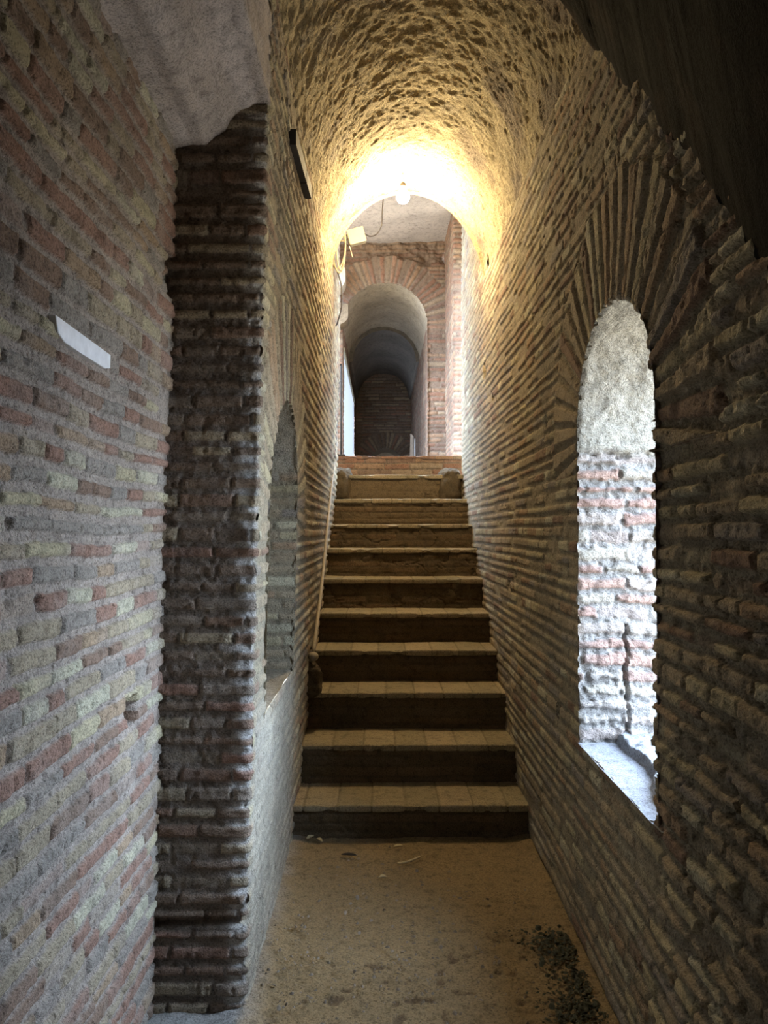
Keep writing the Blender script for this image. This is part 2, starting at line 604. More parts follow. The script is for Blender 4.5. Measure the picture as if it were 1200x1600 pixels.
# pier and corridor left wall in one path
NZ0, NZ1, NSILL, NSPR, NR = 2.68, 3.56, 0.86, 1.60, 0.44
NC = (NZ0 + NZ1) / 2


def hall_left_relief(U, V, X, Y):
    on_pier = sstep(2.49, 2.46, Y) * (X < -0.4)
    uu = np.where(Y < 2.4600, X + 2.03, Y)
    d, r1, r2 = course_field(U, V, 0.056, 0.023, 0.10, 0.22, seed=40, wob=0.004)
    d2, a1, a2, ring = voussoir_field(Y, V, NC, NSPR, NR, NR + 0.36, seed=45)
    ring = ring & (Y > 2.52)
    d, r1, r2 = np.where(ring, d2, d), np.where(ring, a1, r1), np.where(ring, a2, r2)
    h, mk = wall_relief(d, r1, r2, U, V, 0.008, 0.0035, seed=40, worn=0.08)
    near_corner = np.exp(-((U - 0.29) / 0.03) ** 2)
    h = h + near_corner * fbm(U * 0 + 1, V, 0.06, 47, 3, 0.7) * 0.022
    h = h - 0.028 * on_pier * sstep(0.012, 0.0, np.abs(V - 0.275 - 0.01 * fbm(U, V, 0.2, 49)) - 0.008)
    low = sstep(1.0, 0.75, V + 0.12 * fbm(Y, V, 0.5, 48, 4)) * sstep(2.44, 2.52, Y) * sstep(3.9, 3.5, Y)
    h = h * (1 - 0.55 * low) + low * (0.006 + fbm(Y, V, 0.15, 46, 4) * 0.006)
    dust_glint = near_corner * sstep(0.3, -0.2, d * 60) * 0.8  # white highlight painted on the mortar along the pier arris
    return h, surf4(r1, mk * (1 - 0.6 * low), low * 0.6, np.clip(dust_glint, 0, 1))


def hall_left_keep(U, V, X, Y):
    inside = (np.abs(Y - NC) < NR - 0.016 + 0.008 * fbm(Y, V, 0.04, 51)) & (V > NSILL) & (V < NSPR)
    inside |= np.hypot(Y - NC, V - NSPR) < NR - 0.016 + 0.008 * fbm(Y, V, 0.04, 51)
    inside &= V > NSILL
    return ~inside & ~((Y < 2.6) & (V > 2.98 + 0.0 * X)) | ((Y < 2.44) & (V <= 2.95))


def sph(p):
    if p[1] < 2.52: return 0.0045
    return 0.006 + (p[1] - 2.5) * 0.004


def pier_mat_split():
    """pier face (shade-darkened brick) and corridor wall (warm brick) share the path; cut in two at the arris"""


C_left = [(-0.745, 2.45), (-0.43, 2.45), (-0.43, 6.7), (-1.4, 6.7)]


def hl_keep_pier(U, V, X, Y):
    return (U < 0.315 + 0.004) & (V < 2.97)


def hl_keep_hall(U, V, X, Y):
    inside = (np.abs(Y - NC) < NR - 0.016 + 0.008 * fbm(Y, V, 0.04, 51)) & (V < NSPR)
    inside |= np.hypot(Y - NC, V - NSPR) < NR - 0.016 + 0.008 * fbm(Y, V, 0.04, 51)
    inside &= V > NSILL
    inside &= (U > 0.4)
    return (U > 0.315 - 0.004) & ~inside & ~((Y < 5.3) & (V > 3.35)) & ~((Y > 4.0) & (V < (Y - 3.8) * 0.62 - 0.15))


S(wall_along('wall_pier', C_left, sph, -0.02, 3.36, 0.005, hall_left_relief, M_pier, lean=LEAN, keep=hl_keep_pier, radius=0.012))
S(wall_along('wall_left', C_left, sph, -0.02, 5.4, 0.0055, hall_left_relief, M_hall, lean=LEAN, keep=hl_keep_hall, radius=0.012))


# reveal running round an arched opening in a side wall
def reveal(name, yc, r, sill, spr, x_face, x_end, mat, relief, side, sp=0.008, lean=0.0):
    pts = [(yc + r, sill - 0.03), (yc + r, spr)]
    for k in range(1, 24):
        a = math.pi * k / 24
        pts.append((yc + r * math.cos(a), spr + r * math.sin(a)))
    pts += [(yc - r, spr), (yc - r, sill - 0.03)]
    C, N, t = path2d(pts, sp, 0.01)
    n = max(6, int(abs(x_end - x_face) / sp))
    Xs = np.linspace(x_face, x_end, n)
    U, V = np.meshgrid(t, Xs, indexing='ij')
    Y, Z = np.repeat(C[:, :1], n, 1), np.repeat(C[:, 1:], n, 1)
    h, s = relief(U, np.abs(V - x_face), Y, Z)
    # inward normals: towards the opening's centre
    h = h * sstep(-0.01, 0.02, np.abs(V - x_face)) * 1.0
    P = np.stack([V + lean * Z, Y - N[:, :1] * h, Z - N[:, 1:] * h], -1)
    return S(grid_mesh(name, P, s, mat, None, None, flip=side > 0))


def niche_rel(U, V, Y, Z):
    d, r1, r2 = course_field(V + 1, Z + 0 * V, 0.054, 0.022, 0.12, 0.24, seed=60)
    h, mk = wall_relief(d, r1, r2, V, U, 0.010, 0.003, seed=60)
    up = sstep(1.72, 1.80, Z + 0.05 * fbm(V, U, 0.1, 61))
    h = h * (1 - up) + up * fbm(V, U, 0.1, 63, 4) * 0.01
    return h, surf4(r1, mk * (1 - up), up * 0.8)


reveal('wall_niche', NC, NR, NSILL, NSPR, -0.421, -0.80, M_hall, niche_rel, -1, lean=LEAN)
S(wall_along('wall_niche', [(-0.78, 2.5), (-0.78, 3.8)], 0.012, 0.7, 2.2, 0.012,
             lambda U, V, X, Y: (lambda q: (q[0], surf4(q[2], q[1])))((lambda d, r1, r2: (*wall_relief(d, r1, r2, U, V, seed=66), r1))(*course_field(U, V, seed=65))),
             M_hall, lean=LEAN))


def flat_rough(name, x0, x1, y0, y1, z, sp, mat, amp, seed, pl=0.0, tilt=0.0, zf=None):
    xs, ys = np.arange(x0, x1 + sp / 2, sp), np.arange(y0, y1 + sp / 2, sp)
    X, Y = np.meshgrid(xs, ys, indexing='ij')
    Z = z + fbm(X, Y, 0.15, seed, 5, 0.6) * amp + tilt * (X - x0)
    if zf is not None:
        Z = Z + zf(X, Y)
    return S(grid_mesh(name, np.stack([X, Y, Z], -1), surf4(X * 0, X * 0, X * 0 + pl), mat))


flat_rough('wall_niche_sill', -0.82, -0.407, NZ0 - 0.03, NZ1 + 0.03, NSILL, 0.01, M_hall, 0.012, 70, 0.5)

# right wall with the arched window
WZ0, WZ1, WSILL, WSPR = 1.99, 2.79, 0.74, 1.83
WR = (WZ1 - WZ0) / 2
WC = (WZ0 + WZ1) / 2


def right_relief(U, V, X, Y):
    d, r1, r2 = course_field(U, V, 0.051, 0.018, 0.09, 0.25, seed=80, wob=0.0035)
    d2, a1, a2, ring = voussoir_field(Y, V, WC, WSPR, WR, WR + 0.36, seed=85)
    d, r1, r2 = np.where(ring, d2, d), np.where(ring, a1, r1), np.where(ring, a2, r2)
    near = sstep(2.3, 1.7, Y)
    d = np.where(ring, d + 0.001, d)
    h, mk = wall_relief(d, r1, r2, U, V, 0.006, 0.003, seed=80, worn=0.15)
    h = h * (1 + 1.6 * near)
    h = h + ring * sstep(0.0, 0.004, d) * 0.006
    mk = np.where(ring, np.maximum(mk, sstep(0.0, 0.003, d) * 0.85), mk)
    for (y, z, w, t) in ((3.32, 1.98, 0.05, 0.07), (5.3, 2.62, 0.12, 0.11), (4.3, 1.2, 0.08, 0.05), (4.9, 2.35, 0.1, 0.06), (3.1, 0.78, 0.06, 0.05)):
        h = h - 0.05 * rect_hole(Y, V, y - w / 2, y + w / 2, z - t / 2, z + t / 2, 0.015)
    pale_patch = sstep(0.15, 0.5, fbm(Y, V, 0.5, 88, 4)) * sstep(2.7, 3.0, Y) * sstep(4.2, 3.6, Y) * sstep(1.6, 1.2, V)  # paler patches low on the wall beyond the window
    return h, surf4(r1, mk * (1 - 0.5 * pale_patch), pale_patch * 0.5)


def right_keep(U, V, X, Y):
    near_side = sstep(WC + 0.1, WC - 0.1, Y)
    rg = 0.006 * fbm(Y, V, 0.05, 91, 3) - 0.014 * near_side + near_side * 0.024 * fbm(V * 0 + (Y > WC) * 3.0, V, 0.045, 94, 2, 0.7) * (V < WSPR + 0.15)
    inside = (np.abs(Y - WC) < WR - 0.014 + rg) & (V < WSPR)
    inside |= np.hypot(Y - WC, V - WSPR) < WR - 0.014 + rg
    inside &= V > WSILL + 0.012 * fbm(Y, V, 0.05, 92) + 0.045 * sstep(2.06, 2.0, Y)
    inside &= X < 0.74
    return ~inside & ~((Y < 5.1) & (V > 3.25)) & ~((Y > 4.0) & (V < (Y - 3.8) * 0.62 - 0.15))


def spr(p):
    if p[1] < 1.2: return 0.04
    if p[0] > 0.75: return 0.02
    return 0.0055 + max(0, p[1] - 1.6) * 0.004


S(wall_along('wall_right', [(XR, -1.5), (XR, 6.8), (1.5, 6.8)], spr, -0.02, 5.4, 0.005, right_relief, M_hall, keep=right_keep, side=-1, radius=0.015))


def window_rel(U, V, Y, Z):
    d, r1, r2 = course_field(V + 3, Z + 0 * V, 0.056, 0.022, 0.13, 0.26, seed=100, wob=0.012, rag=0.010)
    h, mk = wall_relief(d, r1, r2, V, U, 0.014, 0.009, seed=100, worn=0.2)
    up = sstep(1.76, 1.80, Z + 0.03 * fbm(V, U, 0.1, 101))
    crack = np.abs(V - 0.17 - 0.02 * fbm(U * 0, Z, 0.12, 104, 3)) < 0.006
    h = h - np.where(crack & (Z < 1.16), 0.025, 0)
    h = h * (1 - up) + up * (fbm(V, U, 0.06, 103, 5, 0.65) * 0.014 + 0.01)
    h = h - 0.02 * sstep(0.012, 0.0, np.abs(Z - 1.775 - 0.01 * fbm(V, U, 0.06, 106)) - 0.006) * sstep(-0.2, 0.3, fbm(V, U, 0.08, 107))
    return h, surf4(r1, mk * (1 - up), up * 1.0)


reveal('window_1', WC, WR, WSILL, WSPR, XR - 0.007, 1.25, M_jamb, window_rel, 1, sp=0.006)
# sill: low slab and a higher rough bed behind it
def sill_step(X, Y):
    line = 0.845 - 0.08 * sstep(2.45, 2.15, Y) + 0.02 * fbm(X, Y, 0.12, 112, 3)
    return 0.035 * sstep(0.0, 0.012, X - line) + 0.012 * fbm(X, Y, 0.05, 113, 4) * sstep(0.0, 0.02, X - line)


flat_rough('window_sill', XR - 0.012, 1.25, WZ0 - 0.03, WZ1 + 0.03, WSILL - 0.002, 0.005, M_sill, 0.006, 110, 0, 0.0, sill_step)
# outer faces of the thick side walls, unseen, added to block light leaks
S(wall_along('wall_right', [(1.24, -1.6), (1.24, 6.75)], 0.03, -0.05, 5.4, 0.03,
             lambda U, V, X, Y: (fbm(U, V, 0.3, 115) * 0.01, surf4(0 * U, 0 * U)), M_hall,
             keep=lambda U, V, X, Y: ~(((np.abs(Y - WC) < WR) & (V < WSPR) | (np.hypot(Y - WC, V - WSPR) < WR)) & (V > WSILL)), side=1))
S(wall_along('wall_left', [(-1.1, -1.6), (-1.1, 6.72)], 0.06, -0.05, 5.4, 0.06,
             lambda U, V, X, Y: (fbm(U, V, 0.3, 116) * 0.01, surf4(0 * U, 0 * U)), M_hall, side=-1))
# vault of the stair
VC, VA, VS, VH = 0.175, 0.56, 3.06, 0.79


def vault_sec(a, h, spring, n=36):
    return [(VC - a * math.cos(math.pi * k / n), spring + h * math.sin(math.pi * k / n)) for k in range(n + 1)]


def vault_rel(U, V, X, Z):
    h = concrete_relief(U, V, 120, 0.013)
    # gouged formwork streaks
    w = U * 0.86 + V * 0.5 + 0.05 * fbm(U, V, 0.2, 126, 3)
    h = h + fbm(w, V * 0.3, 0.028, 128, 3, 0.6) * 0.004
    dark = sstep(0.0, 0.35, fbm(U, V, 0.4, 124, 4)) * 0.9
    grey = sstep(0.2, 0.5, fbm(U, V, 0.3, 129, 3)) * 0.5
    return h, surf4(U * 0, U * 0, dark, grey)


yv = np.concatenate([np.arange(-1.5, 2.2, 0.05), np.arange(2.2, 5.26, 0.008)])
S(sweep_y('ceiling', vault_sec(VA + 0.02, VH, VS), 0, 0, yv, 0.008, vault_rel, M_vault, side=1, radius=0.01))
# annular closing faces of the vault ends
def arch_face(name, y, a0, h0, a1, h1, mat, n=40):
    bm = bmesh.new()
    p0 = [bm.verts.new((x, y, z)) for x, z in vault_sec(a0, h0, VS, n)]
    p1 = [bm.verts.new((x, y, z)) for x, z in vault_sec(a1, h1, VS, n)]
    for k in range(n):
        bm.faces.new((p0[k], p0[k + 1], p1[k + 1], p1[k]))
    return S(bm_object(name, bm, mat))


arch_face('ceiling', 5.262, VA - 0.005, VH - 0.02, VA + 1.1, 2.4, M_vault)

# plaster soffit over the recess on the left
def soffit_rel(U, V, X, Z):
    bd = U + 0.004 * fbm(U, V, 0.4, 131, 2)
    h = 0.006 * np.abs(((bd / 0.085) % 1) - 0.5) * 2 + fbm(U, V, 0.05, 133, 4) * 0.003 + fbm(U, V * 0.3, 0.03, 134, 3) * 0.004
    return h, surf4(U * 0, U * 0, sstep(-0.3, 0.5, fbm(U, V * 0.2, 0.06, 136, 3)))


S(sweep_y('ceiling', [(-0.72, 2.70), (-0.655, 2.745), (-0.56, 2.75), (-0.50, 2.80), (-0.46, 2.857), (-0.40, 2.885), (-0.364, 2.89), (-0.362, 3.18)],
          -1.5, 2.47, 0.012, 0.006, soffit_rel, M_soffit, side=1, radius=0.02))

# shade-coloured springer of a broken vault, raking down the right wall towards the viewer
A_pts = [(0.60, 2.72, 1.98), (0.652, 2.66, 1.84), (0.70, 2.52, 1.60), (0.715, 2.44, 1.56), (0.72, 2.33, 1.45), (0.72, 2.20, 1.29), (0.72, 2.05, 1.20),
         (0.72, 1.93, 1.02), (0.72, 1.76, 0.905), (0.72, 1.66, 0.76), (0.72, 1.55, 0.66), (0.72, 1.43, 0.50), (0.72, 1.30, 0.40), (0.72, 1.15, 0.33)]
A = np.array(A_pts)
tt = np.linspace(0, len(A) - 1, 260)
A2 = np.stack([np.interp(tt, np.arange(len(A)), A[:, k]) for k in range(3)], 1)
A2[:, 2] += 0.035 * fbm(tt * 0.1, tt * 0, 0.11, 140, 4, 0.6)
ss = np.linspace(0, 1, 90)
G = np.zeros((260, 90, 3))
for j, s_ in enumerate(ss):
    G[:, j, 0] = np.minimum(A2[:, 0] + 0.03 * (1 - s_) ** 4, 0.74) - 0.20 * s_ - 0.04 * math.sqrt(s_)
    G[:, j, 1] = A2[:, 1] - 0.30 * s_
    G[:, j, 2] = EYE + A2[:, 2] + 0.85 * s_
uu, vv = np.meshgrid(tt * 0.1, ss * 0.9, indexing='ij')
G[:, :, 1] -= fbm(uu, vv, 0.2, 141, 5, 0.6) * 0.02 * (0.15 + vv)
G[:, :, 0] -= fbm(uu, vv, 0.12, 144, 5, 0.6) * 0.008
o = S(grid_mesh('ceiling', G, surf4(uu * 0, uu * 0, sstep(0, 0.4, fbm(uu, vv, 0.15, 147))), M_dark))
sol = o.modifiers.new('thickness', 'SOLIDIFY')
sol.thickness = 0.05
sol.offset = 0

# wall closing the passage behind the viewer
S(wall_along('wall_rear', [(0.85, -1.5), (-0.85, -1.5)], 0.05, -0.05, 3.95, 0.05,
             lambda U, V, X, Y: (0 * U, surf4(U * 0 + 0.3, U * 0 + 0.6)), M_left))

# ------------------------------------------------------------------ landing and far passage
LZ = 2.19
FC, FR, FSPR = 0.055, 0.565, 4.20       # far arch centre, radius, springing height


def landing_rel(U, V, X, Z):
    return fbm(U, V, 0.3, 150, 3) * 0.006, surf4(U * 0, U * 0, U * 0)


S(sweep_y('floor', [(-1.6, LZ - 0.01), (1.6, LZ - 0.01)], 7.3, 16.2, 0.05, 0.05, landing_rel, M_floor, side=-1))


def front_rel(U, V, X, Y):
    d, r1, r2 = course_field(X, V, 0.06, 0.02, 0.15, 0.3, seed=160)
    d2, a1, a2, ring = voussoir_field(X, V, FC, FSPR, FR, FR + 0.34, thick=0.055, seed=165)
    d, r1, r2 = np.where(ring, d2, d), np.where(ring, a1, r1), np.where(ring, a2, r2)
    h, mk = wall_relief(d, r1, r2, X, V, 0.010, 0.004, seed=160)
    rub = sstep(4.98, 5.06, V + 0.10 * fbm(X, V, 0.5, 166)) * (~ring)
    h = h + rub * fbm(X, V, 0.12, 167, 4, 0.6) * 0.06 - rub * 0.05
    return h, surf4(r1 * (1 - rub * 0.6), mk * (1 - 0.3 * rub), rub * 0)


def front_keep(U, V, X, Y):
    inside = ((np.abs(X - FC) < FR - 0.02) & (V < FSPR)) | (np.hypot(X - FC, V - FSPR) < FR - 0.02)
    return ~inside


S(wall_along('wall_front', [(-1.6, 10.0), (1.6, 10.0)], 0.012, LZ - 0.05, 5.4, 0.011, front_rel, M_far, keep=front_keep, side=1))


def brick_rel(seed, ch=0.06, depth=0.01):
    def f(U, V, X, Y):
        d, r1, r2 = course_field(U, V, ch, 0.02, 0.15, 0.3, seed=seed)
        h, mk = wall_relief(d, r1, r2, U, V, depth, 0.004, seed=seed)
        return h, surf4(r1, mk, U * 0, U * 0)
    return f


S(wall_along('wall_left', [(-1.45, 6.5), (-1.45, 10.0)], 0.05, LZ - 0.1, 5.45, 0.05, lambda U, V, X, Y: (fbm(U, V, 0.2, 171) * 0.01, surf4(0 * U + 0.5, 0 * U + 0.5)), M_far,  # unseen bay wall added to shrink the left sky opening
             keep=lambda U, V, X, Y: ~((np.abs(Y - 8.3) < 1.2) & (V < 4.8) & (V > LZ))))
S(wall_along('wall_right', [(1.55, 6.6), (1.55, 9.1)], 0.05, LZ - 0.1, 5.45, 0.05, lambda U, V, X, Y: (fbm(U, V, 0.2, 172) * 0.01, surf4(0 * U + 0.5, 0 * U + 0.5)), M_far,  # likewise unseen, added to cut down daylight from the right
             side=-1, keep=lambda U, V, X, Y: ~((np.abs(Y - 7.9) < 0.8) & (V < 4.6) & (V > LZ))))
# brick return on the right between window bay and arch, and its outer face
S(wall_along('wall_right', [(1.6, 8.9), (0.85, 8.9), (0.85, 10.05)], 0.015, LZ - 0.05, 5.4, 0.012, brick_rel(170), M_far, side=-1))
S(wall_along('wall_left', [(-0.62, 10.05), (-0.62, 9.85), (-1.6, 9.85)], 0.02, LZ - 0.05, 5.4, 0.015, brick_rel(175), M_far, side=1))


def ceil_rel(U, V, X, Z):
    return fbm(U, V, 0.5, 180, 4) * 0.02, surf4(U * 0, U * 0, U * 0 + 0.9)


S(sweep_y('ceiling', [(-1.6, 5.30), (1.6, 5.30)], 5.2, 10.1, 0.03, 0.03, ceil_rel, M_soffit, side=1))

# unseen roof slab added over the vault to keep sky light out
S(sweep_y('ceiling', [(-1.8, 5.42), (1.8, 5.42)], -1.7, 16.4, 0.1, 0.1, ceil_rel, M_soffit, side=1))
# far passage: side walls, vault, end wall
def passage_keep(U, V, X, Y):
    return ~((Y > 10.45) & (Y < 14.6) & (V < 3.95) & (X < 0))


S(wall_along('wall_left', [(FC - FR, 9.98), (FC - FR, 15.8)], 0.03, LZ - 0.05, FSPR + 0.05, 0.02, brick_rel(190), M_far, keep=passage_keep))
S(wall_along('wall_right', [(FC + FR, 9.98), (FC + FR, 15.8)], 0.03, LZ - 0.05, FSPR + 0.05, 0.02, brick_rel(195), M_far, side=-1))


S(wall_along('wall_right', [(1.3, 10.0), (1.3, 16.3), (-1.0, 16.3), (-1.0, 15.0)], 0.1, LZ - 0.05, 5.45, 0.1,  # unseen outer box added round the passage against sky leaks
             lambda U, V, X, Y: (0 * U, surf4(0 * U, 0 * U)), M_far))


def far_vault(name, r, y0, y1, pl, mat, seed):
    sec = [(FC - FR - 0.1, FSPR - 0.02)] + [(FC - r * math.cos(math.pi * k / 30), FSPR + r * 1.0 * math.sin(math.pi * k / 30)) for k in range(31)] + [(FC + FR + 0.1, FSPR - 0.02)]
    return S(sweep_y(name, sec, y0, y1, 0.02, 0.02,
                     lambda U, V, X, Z: (concrete_relief(U, V, seed, 0.012), surf4(U * 0, U * 0, U * 0 + pl)), mat, side=1, radius=0.01))


far_vault('ceiling', FR, 9.985, 12.2, 1.0, M_beige, 196)
far_vault('ceiling', FR - 0.05, 12.2, 15.7, 0.6, M_greyvault, 197)
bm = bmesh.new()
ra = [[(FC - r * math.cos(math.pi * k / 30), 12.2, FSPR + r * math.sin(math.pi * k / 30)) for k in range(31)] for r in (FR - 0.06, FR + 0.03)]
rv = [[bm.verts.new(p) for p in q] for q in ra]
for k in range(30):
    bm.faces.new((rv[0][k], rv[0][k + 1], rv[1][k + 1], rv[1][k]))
S(bm_object('ceiling', bm, M_greyvault))


def end_rel(U, V, X, Y):
    d, r1, r2 = course_field(X, V, 0.065, 0.022, 0.18, 0.34, seed=198)
    d2, a1, a2, ring = voussoir_field(X, V, 0.10, 2.86, 0.33, 0.33 + 0.30, thick=0.05, seed=199)
    d, r1, r2 = np.where(ring, d2, d), np.where(ring, a1, r1), np.where(ring, a2, r2)
    h, mk = wall_relief(d, r1, r2, X, V, 0.02, 0.005, seed=198)
    return h, surf4(r1, mk)


S(wall_along('wall_end', [(-0.6, 15.6), (0.75, 15.6)], 0.015, LZ - 0.05, 4.9, 0.012, end_rel, M_pier,
             keep=lambda U, V, X, Y: ~((np.hypot(X - 0.10, V - 2.86) < 0.32) | ((np.abs(X - 0.1) < 0.32) & (V < 2.86)))))
bm = bmesh.new()
prof = [(0.10 - 0.33, LZ - 0.03)] + [(0.10 - 0.33 * math.cos(math.pi * k / 20), 2.86 + 0.33 * math.sin(math.pi * k / 20)) for k in range(21)] + [(0.43, LZ - 0.03)]
p0 = [bm.verts.new((x, 15.58, z)) for x, z in prof]
p1 = [bm.verts.new((0.10 + (x - 0.10) * 0.92, 16.1, z if z < 2.5 else z - 0.04)) for x, z in prof]
for k in range(len(prof) - 1):
    bm.faces.new((p0[k], p0[k + 1], p1[k + 1], p1[k]))
bm.faces.new(p1)
S(bm_object('door_1', bm, M_pale, smooth=False))

# ------------------------------------------------------------------ staircase
HS = [0.0, 0.165, 0.369, 0.577, 0.769, 0.963, 1.167, 1.37, 1.555, 1.766, 1.99, 2.19]
YS = [3.8 + 0.3225 * k for k in range(12)]
stair = empty('staircase', (0.145, 3.8, 0), 'worn flight of brick steps climbing between the two long brick walls to the landing', 'staircase')
xs_ = np.arange(-0.45, 0.745, 0.007)
for k in range(1, 12):
    y0, z0, z1 = YS[k - 1], HS[k - 1], HS[k]
    zz = np.arange(z0 - 0.03, z1 - 0.012, 0.006)
    X, Z = np.meshgrid(xs_, zz, indexing='ij')
    brick = 1.0 if k == 11 else (0.75 if k in (1, 2, 3, 5, 9) else 0.3)
    d, r1, r2 = course_field(X, Z, 0.05 if k < 11 else 0.062, 0.012, 0.16, 0.34, seed=400 + k)
    h, mk = wall_relief(d, r1, r2, X, Z, 0.006, 0.004, seed=400 + k)
    crk = sstep(0.03, 0.0, np.abs(fbm(X * 0.6, Z, 0.12, 450 + k, 4))) * (0 if k == 11 else 1)
    h = h * brick - crk * 0.010 * (1.3 - brick) + fbm(X, Z, 0.12, 460 + k, 4) * 0.012 * (1.2 - brick)
    pl = np.full_like(X, {10: 0.9, 11: 0.0, 9: 0.3}.get(k, 0.0))
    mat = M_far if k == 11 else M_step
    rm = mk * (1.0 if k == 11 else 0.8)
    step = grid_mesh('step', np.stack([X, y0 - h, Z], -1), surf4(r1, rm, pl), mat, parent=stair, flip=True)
    # tread with a projecting worn nosing
    yend = YS[k] + 0.02 if k < 11 else 7.34
    C, Nn, t = path2d([(y0 + 0.02, z1 - 0.034), (y0 - 0.020, z1 - 0.034), (y0 - 0.020, z1), (yend, z1)],
                      lambda p: 0.004 if p[0] < y0 + 0.02 else 0.012, 0.009)
    U, X = np.meshgrid(t, xs_, indexing='ij')
    Yp, Zp = C[:, :1] + 0 * X, C[:, 1:] + 0 * X
    tile = 0.166
    jit = 0.35 * k * 0.13
    tx = (X + jit) / tile
    fx = np.abs(tx - np.floor(tx) - 0.5)
    joint = sstep(0.465, 0.49, fx + 0.008 * fbm(X, Yp, 0.05, 480 + k))
    if k == 10:
        joint = joint * 0
    chip = sstep(0.0, 0.45, fbm(X, Yp * 0.3, 0.09, 500 + k, 4))
    front = np.exp(-((Yp - (y0 - 0.02)) / 0.02) ** 2)
    h = -joint * 0.005 * (1 + front) * (1.0 if k < 4 else 0.4) - chip * front * 0.015 + fbm(X, Yp, 0.08, 490 + k, 4) * 0.0025 + fbm(X, Yp * 0.5, 0.4, 495 + k, 2) * 0.006
    P = np.stack([X, Yp + Nn[:, :1] * -h, Zp + Nn[:, 1:] * -h], -1)
    rr = (np.floor(tx) * 0.37) % 1.0
    grid_mesh('tread', P, surf4(rr, 1 - joint, X * 0), M_tread if k < 11 else M_far, parent=step)
for x0, x1 in ((-0.45, -0.245), (0.50, 0.71)):
    rough_block('stone_cheek', (x0, 6.64, 1.70), (x1, 7.04, 2.05), 0.62, 0.022, x0 * 7, M_step, parent=stair, cuts=4)
# stone bedding lump under the rail foot
rough_block('bedding_lump', (-0.47, 4.36, 0.55), (-0.34, 4.50, 0.75), 0.7, 0.022, 3.0, M_step, parent=stair)

# ------------------------------------------------------------------ lamp
lamp = empty('ceiling_lamp', (0.145, 4.98, 3.84), 'glowing bare bulb hanging from a short cord under the stair vault', 'lamp')
bm = bmesh.new()
bmesh.ops.create_uvsphere(bm, u_segments=24, v_segments=16, radius=0.042)
for v in bm.verts:
    if v.co.z > 0:
        v.co.z *= 1.35
        k = max(0.0, v.co.z / 0.057)
        v.co.x *= 1 - 0.35 * k * k
        v.co.y *= 1 - 0.35 * k * k
    v.co += Vector((0.145, 4.98, 3.685))
bm_object('bulb', bm, M_bulb, lamp)
bm = bmesh.new()
tube(bm, [(0.145, 4.98, 3.738), (0.145, 4.98, 3.755), (0.145, 4.98, 3.775), (0.145, 4.98, 3.785)], [0.018, 0.021, 0.018, 0.007], 14)
bm_object('socket', bm, M_iron, lamp)
bm = bmesh.new()
tube(bm, smooth_path([(0.145, 4.98, 3.78), (0.147, 4.98, 3.81), (0.144, 4.98, 3.86)]), 0.004, 6)
bm_object('cord', bm, M_black, lamp)

# junction box on its bracket, left of the lamp
bx, by, bz = -0.184, 5.80, 3.735
jb = empty('junction_box', (bx, by, bz - 0.06), 'square cream junction box held out on a wire bracket beside the coiled cable', 'electrical box')
bm = bmesh.new()
block(bm, (-0.058, -0.03, -0.052), (0.058, 0.03, 0.052), 0.008)
bmesh.ops.rotate(bm, verts=bm.verts, cent=(0, 0, 0), matrix=__import__('mathutils').Matrix.Rotation(math.radians(-15), 3, 'Y'))
for v in bm.verts: v.co += Vector((bx, by, bz))
bm_object('box_body', bm, M_box, jb, False)
bm = bmesh.new()
block(bm, (-0.064, -0.042, -0.058), (0.064, -0.030, 0.058), 0.005)
bmesh.ops.rotate(bm, verts=bm.verts, cent=(0, 0, 0), matrix=__import__('mathutils').Matrix.Rotation(math.radians(-15), 3, 'Y'))
for v in bm.verts: v.co += Vector((bx, by, bz))
bm_object('lid', bm, M_box, jb, False)
for dz_ in (0.012, -0.022):
    bm = bmesh.new()
    tube(bm, smooth_path([(bx - 0.05, by, bz + dz_ + 0.01), (bx - 0.10, by + 0.01, bz + dz_), (bx - 0.17, by + 0.02, bz - 0.02), (-0.40, by + 0.02, bz - 0.01)]), 0.006, 8)
    bm_object('bracket_arm', bm, M_cable, jb)
bm = bmesh.new()
tube(bm, [(bx - 0.075, by - 0.01, bz + 0.005), (bx - 0.03, by - 0.01, bz - 0.155)], 0.004, 6)
tag(bm_object('hanging_rod', bm, M_pale, jb), 'thin white rod')

# cable coil hanging on the left wall beyond the vault
coil = empty('cable_coil', (-0.33, 5.72, 3.5), 'beige electric cable hung in loops on the left wall by the junction box', 'cable')
for i, (dx, rz, rx, ph) in enumerate(((0.0, 0.21, 0.060, 0.0), (0.015, 0.225, 0.045, 0.4), (0.028, 0.19, 0.030, 0.9))):
    bm = bmesh.new()
    pts = []
    for q in range(41):
        a = 2 * math.pi * q / 40
        pts.append((-0.325 + dx + rx * math.cos(a), 5.72 - 0.02 * i + 0.05 * math.sin(a + ph), 3.66 + rz * math.sin(a) - 0.02 * i))
    tube(bm, pts, 0.006, 8)
    bm_object('loop', bm, M_cable, coil)
bm = bmesh.new()
tube(bm, smooth_path([(-0.335, 5.75, 3.48), (-0.30, 5.78, 3.36), (-0.295, 5.80, 3.22), (-0.33, 5.85, 3.10), (-0.345, 5.88, 3.08)]), 0.0055, 8)
bm_object('loose_end', bm, M_black, coil)

cb = bmesh.new()
tube(cb, smooth_path([(-0.125, 5.79, 3.76), (-0.08, 5.78, 3.735), (-0.03, 5.76, 3.745), (0.005, 5.74, 3.80), (0.01, 5.72, 3.88), (0.02, 5.70, 4.02)]), 0.0045, 6)
tag(bm_object('supply_cable', cb, M_black, None, True, (-0.06, 5.77, 3.74)), 'thin black cable curving up from the junction box to the ceiling', 'cable')

